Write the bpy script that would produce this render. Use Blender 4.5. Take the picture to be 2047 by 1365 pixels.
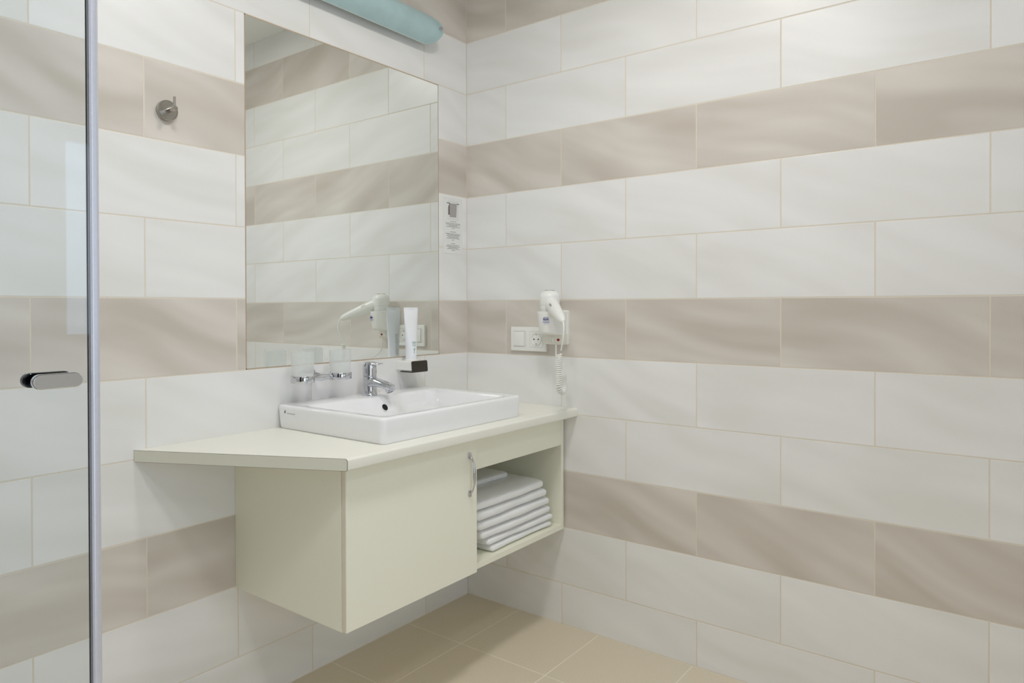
import bpy, bmesh, math, random
from mathutils import Vector, Matrix

for o in list(bpy.data.objects): bpy.data.objects.remove(o)
S = bpy.context.scene
COL = S.collection
random.seed(7)

# ------------------------------------------------------------------ camera
CAM = Vector((-2.0872, -1.7953, 1.1293))
TH, PI_, RO = 0.92483, -0.00806, -0.00236
d = Vector((math.sin(TH)*math.cos(PI_), math.cos(TH)*math.cos(PI_), math.sin(PI_)))
r0 = Vector((math.cos(TH), -math.sin(TH), 0))
u0 = r0.cross(d)
r1 = r0*math.cos(RO) + u0*math.sin(RO)
u1 = u0*math.cos(RO) - r0*math.sin(RO)
cd = bpy.data.cameras.new('camera')
cam = bpy.data.objects.new('camera', cd); COL.objects.link(cam)
M = Matrix((r1, u1, -d)).transposed().to_4x4(); M.translation = CAM
cam.matrix_world = M
cd.sensor_fit = 'HORIZONTAL'; cd.sensor_width = 36.0
cd.lens = 36.0*1394.39/2047.0
cd.shift_y = -(682.5-625.63)/2047.0
cd.clip_start = 0.02
S.camera = cam

# ------------------------------------------------------------------ world, light, exposure
W = bpy.data.worlds.new('world'); S.world = W; W.use_nodes = True
bg = W.node_tree.nodes['Background']
bg.inputs[0].default_value = (0.80, 0.90, 1.0, 1); bg.inputs[1].default_value = 2.35
S.view_settings.view_transform = 'Standard'; S.view_settings.look = 'None'
S.view_settings.gamma = 1.0; S.view_settings.use_curve_mapping = False
S.view_settings.exposure = 0.16
S.cycles.max_bounces = 24; S.cycles.diffuse_bounces = 12; S.cycles.glossy_bounces = 8; S.cycles.transparent_max_bounces = 16
LAMP_POS = (-1.63, -1.10, 2.47); LAMP_SIZE = 0.24; LAMP_POWER = 7.8
LAMP_COL = (0.965, 0.985, 1.0)
SPOT_POS = (-0.85, -1.00, 2.47); SPOT_POWER = 6.4; SPOT_COL = (1.0, 0.975, 0.93)
FILL_POS = (-1.60, -2.10, 2.47); FILL_POWER = 6.0  # extra lamp added to fill and even out the room light

# ------------------------------------------------------------------ room numbers (metres; the corner is x = y = 0)
RX, RY, RZ = -2.62, -3.25, 2.5
Z0 = 1.1557          # joint line k = 0
PW, PH = 0.502, 0.202
GR = 0.0004          # grout sits this far behind the tile faces

# ------------------------------------------------------------------ materials
def lin(c):
    return tuple(((v/255.0)/12.92 if v/255.0 <= 0.04045 else ((v/255.0+0.055)/1.055)**2.4) for v in c) + (1.0,)
def pmat(name, col, rough=0.5, metal=0.0, spec=0.5, coat=0.0, **kw):
    m = bpy.data.materials.new(name); m.use_nodes = True
    b = m.node_tree.nodes['Principled BSDF']
    b.inputs['Base Color'].default_value = lin(col)
    b.inputs['Roughness'].default_value = rough
    b.inputs['Metallic'].default_value = metal
    b.inputs['Specular IOR Level'].default_value = spec
    b.inputs['Coat Weight'].default_value = coat
    b.inputs['Coat Roughness'].default_value = 0.08
    for k, v in kw.items(): b.inputs[k].default_value = v
    return m
def nd(m, t, **kw):
    n = m.node_tree.nodes.new(t)
    for k, v in kw.items(): setattr(n, k, v)
    return n
def ln(m, a, b): m.node_tree.links.new(a, b)
def bsdf(m): return m.node_tree.nodes['Principled BSDF']
def grain(m, scale=200.0, amt=0.04, bump=0.0, dist=0.0005, detail=2.0):
    """fine procedural colour grain and relief in object space"""
    b = bsdf(m); base = tuple(b.inputs['Base Color'].default_value)
    tc = nd(m, 'ShaderNodeTexCoord'); no = nd(m, 'ShaderNodeTexNoise')
    no.inputs['Scale'].default_value = scale; no.inputs['Detail'].default_value = detail
    ln(m, tc.outputs['Object'], no.inputs['Vector'])
    rp = nd(m, 'ShaderNodeValToRGB')
    rp.color_ramp.elements[0].position = 0.3; rp.color_ramp.elements[1].position = 0.7
    rp.color_ramp.elements[0].color = tuple(c*(1-amt) for c in base[:3]) + (1,)
    rp.color_ramp.elements[1].color = tuple(min(1, c*(1+amt)) for c in base[:3]) + (1,)
    ln(m, no.outputs['Fac'], rp.inputs['Fac']); ln(m, rp.outputs['Color'], b.inputs['Base Color'])
    if bump:
        bp = nd(m, 'ShaderNodeBump'); bp.inputs['Strength'].default_value = bump; bp.inputs['Distance'].default_value = dist
        ln(m, no.outputs['Fac'], bp.inputs['Height']); ln(m, bp.outputs['Normal'], b.inputs['Normal'])
    return m
def tile_mat(name, base, vein, dark, rough):
    """satin ceramic with soft diagonal marbling that differs on every tile"""
    m = pmat(name, base, rough, spec=0.5)
    b = bsdf(m)
    tc = nd(m, 'ShaderNodeTexCoord'); oi = nd(m, 'ShaderNodeObjectInfo')
    cx = nd(m, 'ShaderNodeCombineXYZ')
    for i, k in enumerate((7.3, 3.1, 11.7)):
        mu = nd(m, 'ShaderNodeMath', operation='MULTIPLY'); mu.inputs[1].default_value = k
        ln(m, oi.outputs['Random'], mu.inputs[0]); ln(m, mu.outputs[0], cx.inputs[i])
    ad = nd(m, 'ShaderNodeVectorMath', operation='ADD')
    ln(m, tc.outputs['Object'], ad.inputs[0]); ln(m, cx.outputs[0], ad.inputs[1])
    wn = nd(m, 'ShaderNodeTexNoise'); wn.inputs['Scale'].default_value = 1.9; wn.inputs['Detail'].default_value = 0.5
    ln(m, ad.outputs[0], wn.inputs['Vector'])
    sb = nd(m, 'ShaderNodeVectorMath', operation='SUBTRACT'); sb.inputs[1].default_value = (0.5, 0.5, 0.5)
    ln(m, wn.outputs['Color'], sb.inputs[0])
    sc = nd(m, 'ShaderNodeVectorMath', operation='SCALE'); sc.inputs['Scale'].default_value = 0.26
    ln(m, sb.outputs[0], sc.inputs[0])
    a2 = nd(m, 'ShaderNodeVectorMath', operation='ADD')
    ln(m, ad.outputs[0], a2.inputs[0]); ln(m, sc.outputs[0], a2.inputs[1])
    mp = nd(m, 'ShaderNodeMapping'); mp.vector_type = 'TEXTURE'
    mp.inputs['Rotation'].default_value = (0, math.radians(17), 0)
    mp.inputs['Scale'].default_value = (1.0, 1.0, 0.19)
    ln(m, a2.outputs[0], mp.inputs['Vector'])
    no = nd(m, 'ShaderNodeTexNoise'); no.inputs['Scale'].default_value = 2.3; no.inputs['Detail'].default_value = 1.6
    no.inputs['Roughness'].default_value = 0.45
    ln(m, mp.outputs[0], no.inputs['Vector'])
    rp = nd(m, 'ShaderNodeValToRGB')
    e = rp.color_ramp.elements
    e[0].position = 0.30; e[0].color = lin(dark)
    e[1].position = 0.52; e[1].color = lin(base)
    e2 = e.new(0.74); e2.color = lin(vein)
    ln(m, no.outputs['Fac'], rp.inputs['Fac'])
    ln(m, rp.outputs['Color'], b.inputs['Base Color'])
    return m

MT = {}
MT['white_tile'] = tile_mat('ceramic_tile_white', (233, 232, 231), (238, 237, 236), (227, 226, 223), 0.32)
MT['taupe_tile'] = tile_mat('ceramic_tile_taupe', (209, 201, 193), (222, 215, 208), (197, 188, 178), 0.30)
MT['grout'] = grain(pmat('grout', (223, 214, 200), 0.9, spec=0.2), 400, 0.05, 0.2, 0.0003)
MT['floor_tile'] = grain(pmat('floor_porcelain', (219, 208, 187), 0.5), 240, 0.05, 0.05, 0.0003, 4.0)
MT['floor_grout'] = grain(pmat('floor_grout', (238, 230, 214), 0.9, spec=0.2), 400, 0.04)
MT['paint'] = grain(pmat('ceiling_paint', (242, 242, 240), 0.9, spec=0.2), 300, 0.015)
MT['plain_wall'] = grain(pmat('plain_white_wall', (234, 234, 232), 0.6), 120, 0.02)
MT['laminate'] = grain(pmat('cream_laminate', (239, 238, 222), 0.42), 500, 0.012, 0.03, 0.0002)
MT['worktop'] = grain(pmat('cream_worktop', (236, 235, 225), 0.38), 500, 0.012, 0.03, 0.0002)
MT['edge'] = grain(pmat('worktop_edge_band', (222, 221, 206), 0.45), 300, 0.015)
MT['seam'] = grain(pmat('dark_seam', (120, 110, 92), 0.8), 300, 0.05)
MT['door_edge'] = grain(pmat('door_edge_band', (226, 216, 200), 0.45), 300, 0.015)
MT['ceramic'] = grain(pmat('sanitary_ceramic', (240, 240, 242), 0.09, coat=0.3), 60, 0.006)
MT['chrome'] = grain(pmat('chrome', (206, 208, 213), 0.06, 1.0), 80, 0.01)
MT['dark_chrome'] = grain(pmat('black_gloss', (16, 17, 20), 0.1), 80, 0.02)
MT['steel'] = grain(pmat('satin_steel', (186, 182, 176), 0.25, 1.0), 300, 0.04)
MT['alu'] = grain(pmat('satin_aluminium', (212, 213, 224), 0.35, 0.45), 300, 0.02)
MT['black'] = grain(pmat('black_rubber', (22, 20, 20), 0.6), 200, 0.1)
MT['hole'] = grain(pmat('painted_hole_shade', (14, 11, 10), 0.8), 200, 0.1)  # near-black colour stands in for the shade inside holes
MT['plastic'] = grain(pmat('white_plastic', (238, 238, 234), 0.28), 120, 0.01)
MT['plastic_warm'] = grain(pmat('off_white_plastic', (229, 226, 214), 0.34), 120, 0.01)
MT['gap_shade'] = grain(pmat('painted_gap_shade_grey', (176, 172, 162), 0.6), 120, 0.02)  # grey rims paint in the shade between the switch plate parts
MT['wood'] = grain(pmat('dark_brown_wood', (74, 54, 40), 0.4), 30, 0.15)
MT['tube'] = grain(pmat('white_tube_plastic', (240, 241, 245), 0.3), 120, 0.008)
MT['brown'] = grain(pmat('dark_brown_plastic', (46, 40, 32), 0.3), 120, 0.06)
MT['red'] = grain(pmat('red_lens', (150, 8, 18), 0.15), 120, 0.05)
MT['blue'] = grain(pmat('blue_print', (30, 40, 150), 0.5), 120, 0.02)
MT['blue_soft'] = grain(pmat('pale_blue_print', (140, 150, 205), 0.5), 120, 0.02)
MT['green_print'] = grain(pmat('pale_green_print', (150, 185, 170), 0.5), 120, 0.02)
MT['ink'] = grain(pmat('black_ink', (44, 42, 46), 0.6), 120, 0.05)
MT['ink_grey'] = grain(pmat('grey_ink', (168, 162, 160), 0.6), 300, 0.04)
MT['ink_mid'] = grain(pmat('mid_grey_ink', (112, 104, 104), 0.6), 300, 0.04)
MT['paper'] = grain(pmat('laminated_paper', (230, 230, 228), 0.25), 300, 0.008)
MT['terry'] = grain(pmat('terry_cotton', (250, 250, 250), 0.95, spec=0.1), 420, 0.03, 0.9, 0.003, 3.0)
bsdf(MT['terry']).inputs['Sheen Weight'].default_value = 0.25

MT['lamp_edge'] = grain(pmat('polished_glass_edge', (206, 222, 220), 0.15), 40, 0.02)
MT['mirror'] = grain(pmat('mirror_silver', (240, 243, 240), 0.0, 1.0), 20, 0.002)
MT['sealant'] = grain(pmat('brown_grout_sealant', (176, 158, 138), 0.85), 300, 0.05)

def clear_glass(name, tint, ior):
    m = bpy.data.materials.new(name); m.use_nodes = True
    nt = m.node_tree; nt.nodes.remove(nt.nodes['Principled BSDF'])
    out = nt.nodes['Material Output']
    tr = nd(m, 'ShaderNodeBsdfTransparent'); tr.inputs[0].default_value = tint
    gl = nd(m, 'ShaderNodeBsdfGlossy'); gl.inputs['Roughness'].default_value = 0.0
    fr = nd(m, 'ShaderNodeFresnel'); fr.inputs[0].default_value = ior
    mx = nd(m, 'ShaderNodeMixShader')
    ln(m, fr.outputs[0], mx.inputs[0]); ln(m, tr.outputs[0], mx.inputs[1]); ln(m, gl.outputs[0], mx.inputs[2])
    ln(m, mx.outputs[0], out.inputs[0])
    return m
MT['glass'] = clear_glass('shower_glass', (0.945, 0.966, 0.975, 1), 1.52)
MT['window_glass'] = clear_glass('tinted_window_glass', (0.80, 0.88, 0.95, 1), 1.45)
MT['added_door_glass'] = clear_glass('added_door_glass', (0.96, 0.98, 1, 1), 1.45)
def frosted(name, col, see):
    m = bpy.data.materials.new(name); m.use_nodes = True
    nt = m.node_tree; p = nt.nodes['Principled BSDF']; out = nt.nodes['Material Output']
    p.inputs['Base Color'].default_value = lin(col); p.inputs['Roughness'].default_value = 0.35
    no = nd(m, 'ShaderNodeTexNoise'); no.inputs['Scale'].default_value = 300
    bp = nd(m, 'ShaderNodeBump'); bp.inputs['Strength'].default_value = 0.05; bp.inputs['Distance'].default_value = 0.0004
    ln(m, no.outputs['Fac'], bp.inputs['Height']); ln(m, bp.outputs['Normal'], p.inputs['Normal'])
    tl = nd(m, 'ShaderNodeBsdfTranslucent'); tl.inputs[0].default_value = lin(col)
    tr = nd(m, 'ShaderNodeBsdfTransparent'); tr.inputs[0].default_value = (0.97, 0.98, 0.98, 1)
    m1 = nd(m, 'ShaderNodeMixShader'); m1.inputs[0].default_value = 0.5
    m2 = nd(m, 'ShaderNodeMixShader'); m2.inputs[0].default_value = see
    ln(m, p.outputs[0], m1.inputs[1]); ln(m, tl.outputs[0], m1.inputs[2])
    ln(m, m1.outputs[0], m2.inputs[1]); ln(m, tr.outputs[0], m2.inputs[2])
    ln(m, m2.outputs[0], out.inputs[0])
    return m
MT['lamp_glass'] = grain(pmat('frosted_teal_glass', (174, 201, 204), 0.30), 18, 0.05)
MT['tumbler'] = frosted('frosted_tumbler_glass', (250, 250, 248), 0.72)
MT['tumbler_base'] = frosted('thick_frosted_glass', (250, 250, 250), 0.25)

# ------------------------------------------------------------------ mesh helpers (all in world metres)
ORG = {}
def tag(o, label, cat, group=None):
    o['label'] = label; o['category'] = cat
    if group: o['group'] = group
    return o
def thing(name, label, cat, base, group=None):
    o = bpy.data.objects.new(name, None); COL.objects.link(o)
    o.location = base; o.empty_display_size = 0.03; ORG[o] = Vector(base)
    return tag(o, label, cat, group)
def mk(name, bm, mat, parent=None, origin=None, smooth=False, label=None):
    og = ORG[parent] if parent is not None else Vector(origin if origin else (0, 0, 0))
    bmesh.ops.translate(bm, verts=bm.verts, vec=-og)
    bmesh.ops.recalc_face_normals(bm, faces=bm.faces)
    me = bpy.data.meshes.new(name); bm.to_mesh(me); bm.free()
    me.materials.append(MT[mat])
    if smooth:
        for p in me.polygons: p.use_smooth = True
        try: me.set_sharp_from_angle(angle=math.radians(40))
        except Exception: pass
    o = bpy.data.objects.new(name, me); COL.objects.link(o)
    if parent is not None: o.parent = parent
    else: o.location = og
    ORG[o] = og
    if label: o['label'] = label
    return o
def merge(bm, t):
    me = bpy.data.meshes.new('t'); t.to_mesh(me); t.free(); bm.from_mesh(me); bpy.data.meshes.remove(me)
def box(bm, lo, hi, bev=0.0, seg=2, rot=None, pivot=None, edges=None):
    t = bmesh.new(); bmesh.ops.create_cube(t, size=1)
    c = [(a+b)/2 for a, b in zip(lo, hi)]; s = [abs(b-a) for a, b in zip(lo, hi)]
    for v in t.verts: v.co = Vector((v.co.x*s[0]+c[0], v.co.y*s[1]+c[1], v.co.z*s[2]+c[2]))
    if bev:
        es = [e for e in t.edges if edges is None or edges(e)]
        bmesh.ops.bevel(t, geom=es, offset=bev, segments=seg, affect='EDGES', profile=0.5)
    if rot is not None:
        bmesh.ops.rotate(t, verts=t.verts, cent=Vector(pivot if pivot else c), matrix=rot)
    merge(bm, t); return bm
def loft(bm, rings, cap0=True, cap1=True):
    vs = [[bm.verts.new(p) for p in r] for r in rings]
    n = len(vs[0])
    for a, b in zip(vs[:-1], vs[1:]):
        for i in range(n):
            bm.faces.new((a[i], a[(i+1) % n], b[(i+1) % n], b[i]))
    if cap0: bm.faces.new(vs[0])
    if cap1: bm.faces.new(vs[-1])
    return bm
def frames(pts):
    pts = [Vector(p) for p in pts]; T = []
    for i in range(len(pts)):
        a = pts[max(i-1, 0)]; b = pts[min(i+1, len(pts)-1)]; T.append((b-a).normalized())
    up = Vector((0, 0, 1)) if abs(T[0].z) < 0.9 else Vector((1, 0, 0))
    n = (up - T[0]*up.dot(T[0])).normalized(); F = []
    for i, t in enumerate(T):
        n = (n - t*n.dot(t)).normalized(); F.append((pts[i], t, n, t.cross(n)))
    return F
def tube(bm, pts, r, n=14, cap=True, sx=1.0, sy=1.0):
    F = frames(pts); R = r if isinstance(r, (list, tuple)) else [r]*len(F)
    rings = [[p + a*math.cos(2*math.pi*k/n)*q*sx + b*math.sin(2*math.pi*k/n)*q*sy for k in range(n)] for (p, t, a, b), q in zip(F, R)]
    return loft(bm, rings, cap, cap)
def bez(p0, p1, p2, p3, n=16):
    P = [Vector(p) for p in (p0, p1, p2, p3)]; o = []
    for i in range(n+1):
        t = i/n; s = 1-t; o.append(P[0]*s**3+P[1]*3*s*s*t+P[2]*3*s*t*t+P[3]*t**3)
    return o
def lathe(bm, prof, c, axis=(0, 0, 1), n=32, cap0=True, cap1=True):
    ax = Vector(axis).normalized(); q = Vector((0, 0, 1)).rotation_difference(ax)
    rings = [[Vector(c)+q @ Vector((r*math.cos(2*math.pi*k/n), r*math.sin(2*math.pi*k/n), z)) for k in range(n)] for r, z in prof]
    return loft(bm, rings, cap0, cap1)
def rrect(cx, cy, hx, hy, r, n=6):
    o = []
    for k, (sx, sy) in enumerate(((1, 1), (-1, 1), (-1, -1), (1, -1))):
        for i in range(n+1):
            a = math.pi/2*(k + i/n)
            o.append((cx+sx*(hx-r)+r*math.cos(a), cy+sy*(hy-r)+r*math.sin(a)))
    return o
def prism(bm, poly, fn0, fn1):
    """polygon given in 2D, mapped to two 3D outlines and skinned"""
    return loft(bm, [[fn0(*p) for p in poly], [fn1(*p) for p in poly]])
def text_bm(txt, size, place, right, up, thick=0.0002, shear=0.0):
    cu = bpy.data.curves.new('t', 'FONT'); cu.body = txt; cu.size = size; cu.extrude = thick; cu.align_x = 'CENTER'; cu.align_y = 'CENTER'; cu.shear = shear
    ob = bpy.data.objects.new('t', cu); COL.objects.link(ob)
    dg = bpy.context.evaluated_depsgraph_get(); dg.update()
    me = bpy.data.meshes.new_from_object(ob.evaluated_get(dg))
    bm = bmesh.new(); bm.from_mesh(me); bpy.data.meshes.remove(me)
    bpy.data.objects.remove(ob); bpy.data.curves.remove(cu)
    R = Vector(right).normalized(); U = Vector(up).normalized(); N = R.cross(U)
    for v in bm.verts: v.co = Vector(place)+R*v.co.x+U*v.co.y+N*v.co.z
    return bm
def struct(o): o['kind'] = 'structure'; return o

# ------------------------------------------------------------------ the room shell
T = 0.12
bm = bmesh.new(); box(bm, (RX-T, GR, -0.1), (T, T, RZ)); wall_back = struct(mk('wall_back', bm, 'grout'))
bm = bmesh.new(); box(bm, (GR, RY-T, -0.1), (T, GR, RZ)); wall_right = struct(mk('wall_right', bm, 'grout'))
bm = bmesh.new(); box(bm, (RX-T, RY-T, -0.1), (RX, GR, RZ)); struct(mk('wall_left', bm, 'plain_wall'))
WX0, WX1, WZ0, WZ1 = -0.930, -0.340, 0.975, 1.875       # the window behind the camera
DX0_, DX1_, DZ1_ = -2.40, -1.40, 2.15               # added glazed door behind the camera, lets in more daylight
bm = bmesh.new()
for lo, hi in (((RX, RY-T, -0.1), (DX0_, RY, RZ)), ((DX0_, RY-T, DZ1_), (DX1_, RY, RZ)), ((DX0_, RY-T, -0.1), (DX1_, RY, -0.0012)), ((DX1_, RY-T, -0.1), (WX0, RY, RZ)), ((WX1, RY-T, -0.1), (GR, RY, RZ)), ((WX0, RY-T, -0.1), (WX1, RY, WZ0)), ((WX0, RY-T, WZ1), (WX1, RY, RZ))):
    box(bm, lo, hi)
struct(mk('wall_front', bm, 'plain_wall'))
bm = bmesh.new(); box(bm, (RX-T, RY-T, RZ), (T, T, RZ+0.1)); struct(mk('ceiling', bm, 'paint'))
bm = bmesh.new(); box(bm, (RX, RY, -0.1), (GR, GR, -0.0003)); floor = struct(mk('floor', bm, 'floor_grout'))
# window and added daylight door in the front wall
def opening(name, x0, x1, z0, z1, glass, f=0.045):
    wr = bpy.data.objects.new(name, None); COL.objects.link(wr); wr.location = ((x0+x1)/2, RY-0.05, z0); ORG[wr] = Vector(wr.location); struct(wr)
    for lo, hi in (((x0, RY-0.07, z0), (x0+f, RY-0.02, z1)), ((x1-f, RY-0.07, z0), (x1, RY-0.02, z1)), ((x0+f, RY-0.07, z0), (x1-f, RY-0.02, z0+f)), ((x0+f, RY-0.07, z1-f), (x1-f, RY-0.02, z1))):
        bm = bmesh.new(); box(bm, lo, hi, 0.004); mk('frame_bar', bm, 'plastic', wr)
    bm = bmesh.new(); box(bm, (x0+f-0.005, RY-0.05, z0+f-0.005), (x1-f+0.005, RY-0.044, z1-f+0.005)); mk('pane', bm, glass, wr)
    pl = bpy.data.lights.new(name+'_portal', 'AREA'); pl.shape = 'RECTANGLE'; pl.size = x1-x0; pl.size_y = z1-z0
    pl.cycles.is_portal = True
    po = bpy.data.objects.new(name+'_portal', pl); COL.objects.link(po)
    po.location = ((x0+x1)/2, RY-0.09, (z0+z1)/2); po.rotation_euler = (math.radians(90), 0, 0)
opening('window_1', WX0, WX1, WZ0, WZ1, 'window_glass')
opening('added_daylight_door', DX0_, DX1_, 0.0, DZ1_, 'added_door_glass', 0.06)

dr = bpy.data.objects.new('added_dark_door', None); COL.objects.link(dr); dr.location = (RX, -2.55, 0); ORG[dr] = Vector(dr.location); struct(dr)  # unseen brown door added to give the chrome dark reflections
bm = bmesh.new(); box(bm, (RX+0.0005, -2.97, 0.004), (RX+0.035, -2.13, 2.04), 0.003); mk('added_door_leaf', bm, 'wood', dr)
for y0, y1, z0, z1 in ((-3.04, -2.97, 0.002, 2.11), (-2.13, -2.06, 0.002, 2.11), (-2.97, -2.13, 2.04, 2.11)):
    bm = bmesh.new(); box(bm, (RX+0.0005, y0, z0), (RX+0.022, y1, z1), 0.003); mk('added_door_casing', bm, 'wood', dr)

# ------------------------------------------------------------------ wall tiles, one object each
TCACHE = {}
def tile_mesh(w, h, t=0.008, bev=0.0011):
    key = (round(w, 4), round(h, 4), t)
    if key in TCACHE: return TCACHE[key]
    bm = bmesh.new()
    def ring(i, y): return [Vector((x, y, z)) for x, z in ((-w/2+i, -h/2+i), (w/2-i, -h/2+i), (w/2-i, h/2-i), (-w/2+i, h/2-i))]
    loft(bm, [ring(0, t), ring(0, bev*0.8), ring(bev*0.35, bev*0.2), ring(bev, 0)])
    bmesh.ops.recalc_face_normals(bm, faces=bm.faces)
    me = bpy.data.meshes.new('tile'); bm.to_mesh(me); bm.free()
    TCACHE[key] = me; return me
TMAT = {}
def put_tile(parent, me, mat, loc, rz=0.0, rx=0.0):
    k = (me.name, mat)
    if k not in TMAT:
        m2 = me.copy(); m2.materials.append(MT[mat]); TMAT[k] = m2
    o = bpy.data.objects.new('tile', TMAT[k]); COL.objects.link(o); o.parent = parent
    o.location = loc; o.rotation_euler = (rx, 0, rz)
    return o
J = 0.0028
def tile_wall(parent, length, joint, place, holes=None):
    """joint(i, n) gives the distance from the corner of joint i in row n"""
    for n in range(-6, 7):
        za = max(Z0+n*PH+J/2, 0.0015); zb = min(Z0+(n+1)*PH-J/2, RZ-0.001)
        if zb-za < 0.02: continue
        js = [0.0] + [joint(i, n) for i in range(0, 16)]
        js = [v for v in js if v < length-0.01] + [length]
        for a, b in zip(js[:-1], js[1:]):
            segs = [(a+(J/2 if a > 0 else 0.001), b-J/2)]
            if holes and holes[2] <= n <= holes[3]:
                out = []
                for s, e in segs:
                    if e <= holes[0] or s >= holes[1]: out.append((s, e)); continue
                    if s < holes[0]: out.append((s, holes[0]))
                    if e > holes[1]: out.append((holes[1], e))
                segs = out
            for s, e in segs:
                if e-s < 0.004: continue
                mat = 'taupe_tile' if (n+1) % 3 == 0 else 'white_tile'
                place(tile_mesh(e-s, zb-za), mat, (s+e)/2, (za+zb)/2)
A0, B0 = 0.2362, 0.1935
MX0, MX1, MZ0, MZ1 = 0.1605, 0.9615, Z0-PH+0.0005, Z0+4*PH-0.0005     # mirror opening (distance from the corner)
def jb(i, n): return A0 + PW*i + (0 if n % 2 == 0 else PW/2) - (PW if n % 2 else 0)
def jr(i, n): return (B0+0.0015+PW*i) if n % 2 else (B0-0.003+PW*i+PW/2-PW)
def fix(j): return lambda i, n: (j(i, n) if j(i, n) > 0.012 else -1.0)
def clean(j):
    def g(i, n):
        v = j(i, n)
        return v if v > 0.012 else j(i+1, n) - 1e-9
    return g
def tile_wall2(parent, length, j, place, holes=None):
    def jj(i, n):
        k = 0 if j(0, n) > 0.012 else 1
        return j(i+k, n)
    tile_wall(parent, length, jj, place, holes)
tile_wall2(wall_back, -RX, jb, lambda me, m, c, z: put_tile(wall_back, me, m, (-c, 0, z)), (MX0, MX1, -1, 3))
tile_wall2(wall_right, -RY, jr, lambda me, m, c, z: put_tile(wall_right, me, m, (0, -c, z), -math.pi/2))
# floor tiles
xs = [0.0, 0.3265] + [0.3265+0.338*i for i in range(1, 9)]; xs = [x for x in xs if x < -RX-0.02]+[-RX]
ys = [0.0, 0.2500] + [0.2500+0.3403*i for i in range(1, 11)]; ys = [y for y in ys if y < -RY-0.02]+[-RY]
FJ = 0.0032
for a, b in zip(xs[:-1], xs[1:]):
    for c, e in zip(ys[:-1], ys[1:]):
        me = tile_mesh(b-a-FJ, e-c-FJ, 0.009, 0.0007)
        put_tile(floor, me, 'floor_tile', (-(a+b)/2, -(c+e)/2, 0.0), 0.0, -math.pi/2)

# ------------------------------------------------------------------ ceiling lights (out of the picture, they light the room, the last as added fill)
def ceiling_light(pos, power, size, label, col=LAMP_COL):
    t = thing('ceiling_light', label, 'lamp', (pos[0], pos[1], RZ), 'round ceiling lights')
    bm = bmesh.new(); lathe(bm, [(size/2+0.03, RZ), (size/2+0.03, RZ-0.012), (size/2+0.012, RZ-0.022), (size/2+0.004, RZ-0.022), (size/2+0.004, RZ-0.004)], (pos[0], pos[1], 0), n=40, cap0=True, cap1=True)
    mk('lamp_ring', bm, 'plastic', t, smooth=True)
    L = bpy.data.lights.new('ceiling_light_glow', 'AREA'); L.shape = 'DISK'; L.size = size; L.energy = power; L.color = col
    lo = bpy.data.objects.new('ceiling_light_glow', L); COL.objects.link(lo); lo.parent = t; lo.location = (0, 0, pos[2]-RZ)
ceiling_light(LAMP_POS, LAMP_POWER, LAMP_SIZE, 'round white ceiling light above the shower door edge')
ceiling_light(SPOT_POS, SPOT_POWER, LAMP_SIZE, 'round white ceiling light above the vanity', SPOT_COL)
ceiling_light(FILL_POS, FILL_POWER, LAMP_SIZE, 'round white ceiling light added as fill behind the camera')

# ------------------------------------------------------------------ mirror
t = thing('wall_mirror', 'large frameless rectangular mirror set flush in the tiled wall above the basin', 'mirror', (-(MX0+MX1)/2, 0, MZ0))
bm = bmesh.new(); box(bm, (-MX1+0.003, 0.0002, MZ0+0.003), (-MX0-0.003, 0.0042, MZ1-0.003)); mk('mirror_glass', bm, 'mirror', t)
bm = bmesh.new()
for lo, hi in (((-MX1, 0.0001, MZ0), (-MX1+0.003, 0.004, MZ1)), ((-MX0-0.003, 0.0001, MZ0), (-MX0, 0.004, MZ1)), ((-MX1, 0.0001, MZ0), (-MX0, 0.004, MZ0+0.003)), ((-MX1, 0.0001, MZ1-0.003), (-MX0, 0.004, MZ1))):
    box(bm, lo, hi)
mk('sealant_border', bm, 'sealant', t, label='thin brown sealant line')

# ------------------------------------------------------------------ vanity cabinet
CX0, CX1 = -0.9976, -0.0105        # outer faces
CZ0, CZ1 = 0.346, 0.7465
CF = -0.4570                        # carcass front
DF = -0.4755                        # door face
P = 0.016
t = thing('vanity_cabinet', 'cream wall-hung vanity cabinet with one door and an open towel niche', 'cabinet', ((CX0+CX1)/2, 0, CZ0))
def panel(name, lo, hi, mat='laminate', bev=0.0007, parent=t, label=None):
    bm = bmesh.new(); box(bm, lo, hi, bev, 2); return mk(name, bm, mat, parent, label=label)
panel('side_panel', (CX0, CF, CZ0), (CX0+P, -0.0005, CZ1))
panel('side_panel', (CX1-P, CF, CZ0), (CX1, -0.0005, CZ1))
panel('bottom_panel', (CX0+P, CF, CZ0), (CX1-P, -0.0005, CZ0+0.018))
panel('divider_panel', (-0.524, CF+0.0005, CZ0+0.018), (-0.508, -0.012, CZ1))
panel('back_panel', (CX0+P, -0.012, CZ0+0.018), (CX1-P, -0.0008, CZ1-0.001))
panel('top_rail', (-0.508, CF+0.0005, 0.6448), (CX1-P, CF+0.018, CZ1))
door = panel('door', (CX0+0.0005, DF, 0.3475), (-0.5098, CF-0.0016, 0.7435), bev=0.0022)
panel('door_edge_band', (CX0+0.0001, DF+0.0028, 0.3482), (CX0+0.0012, CF-0.0022, 0.7430), 'door_edge', 0.0002, door, 'pale edge banding of the door')
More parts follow.
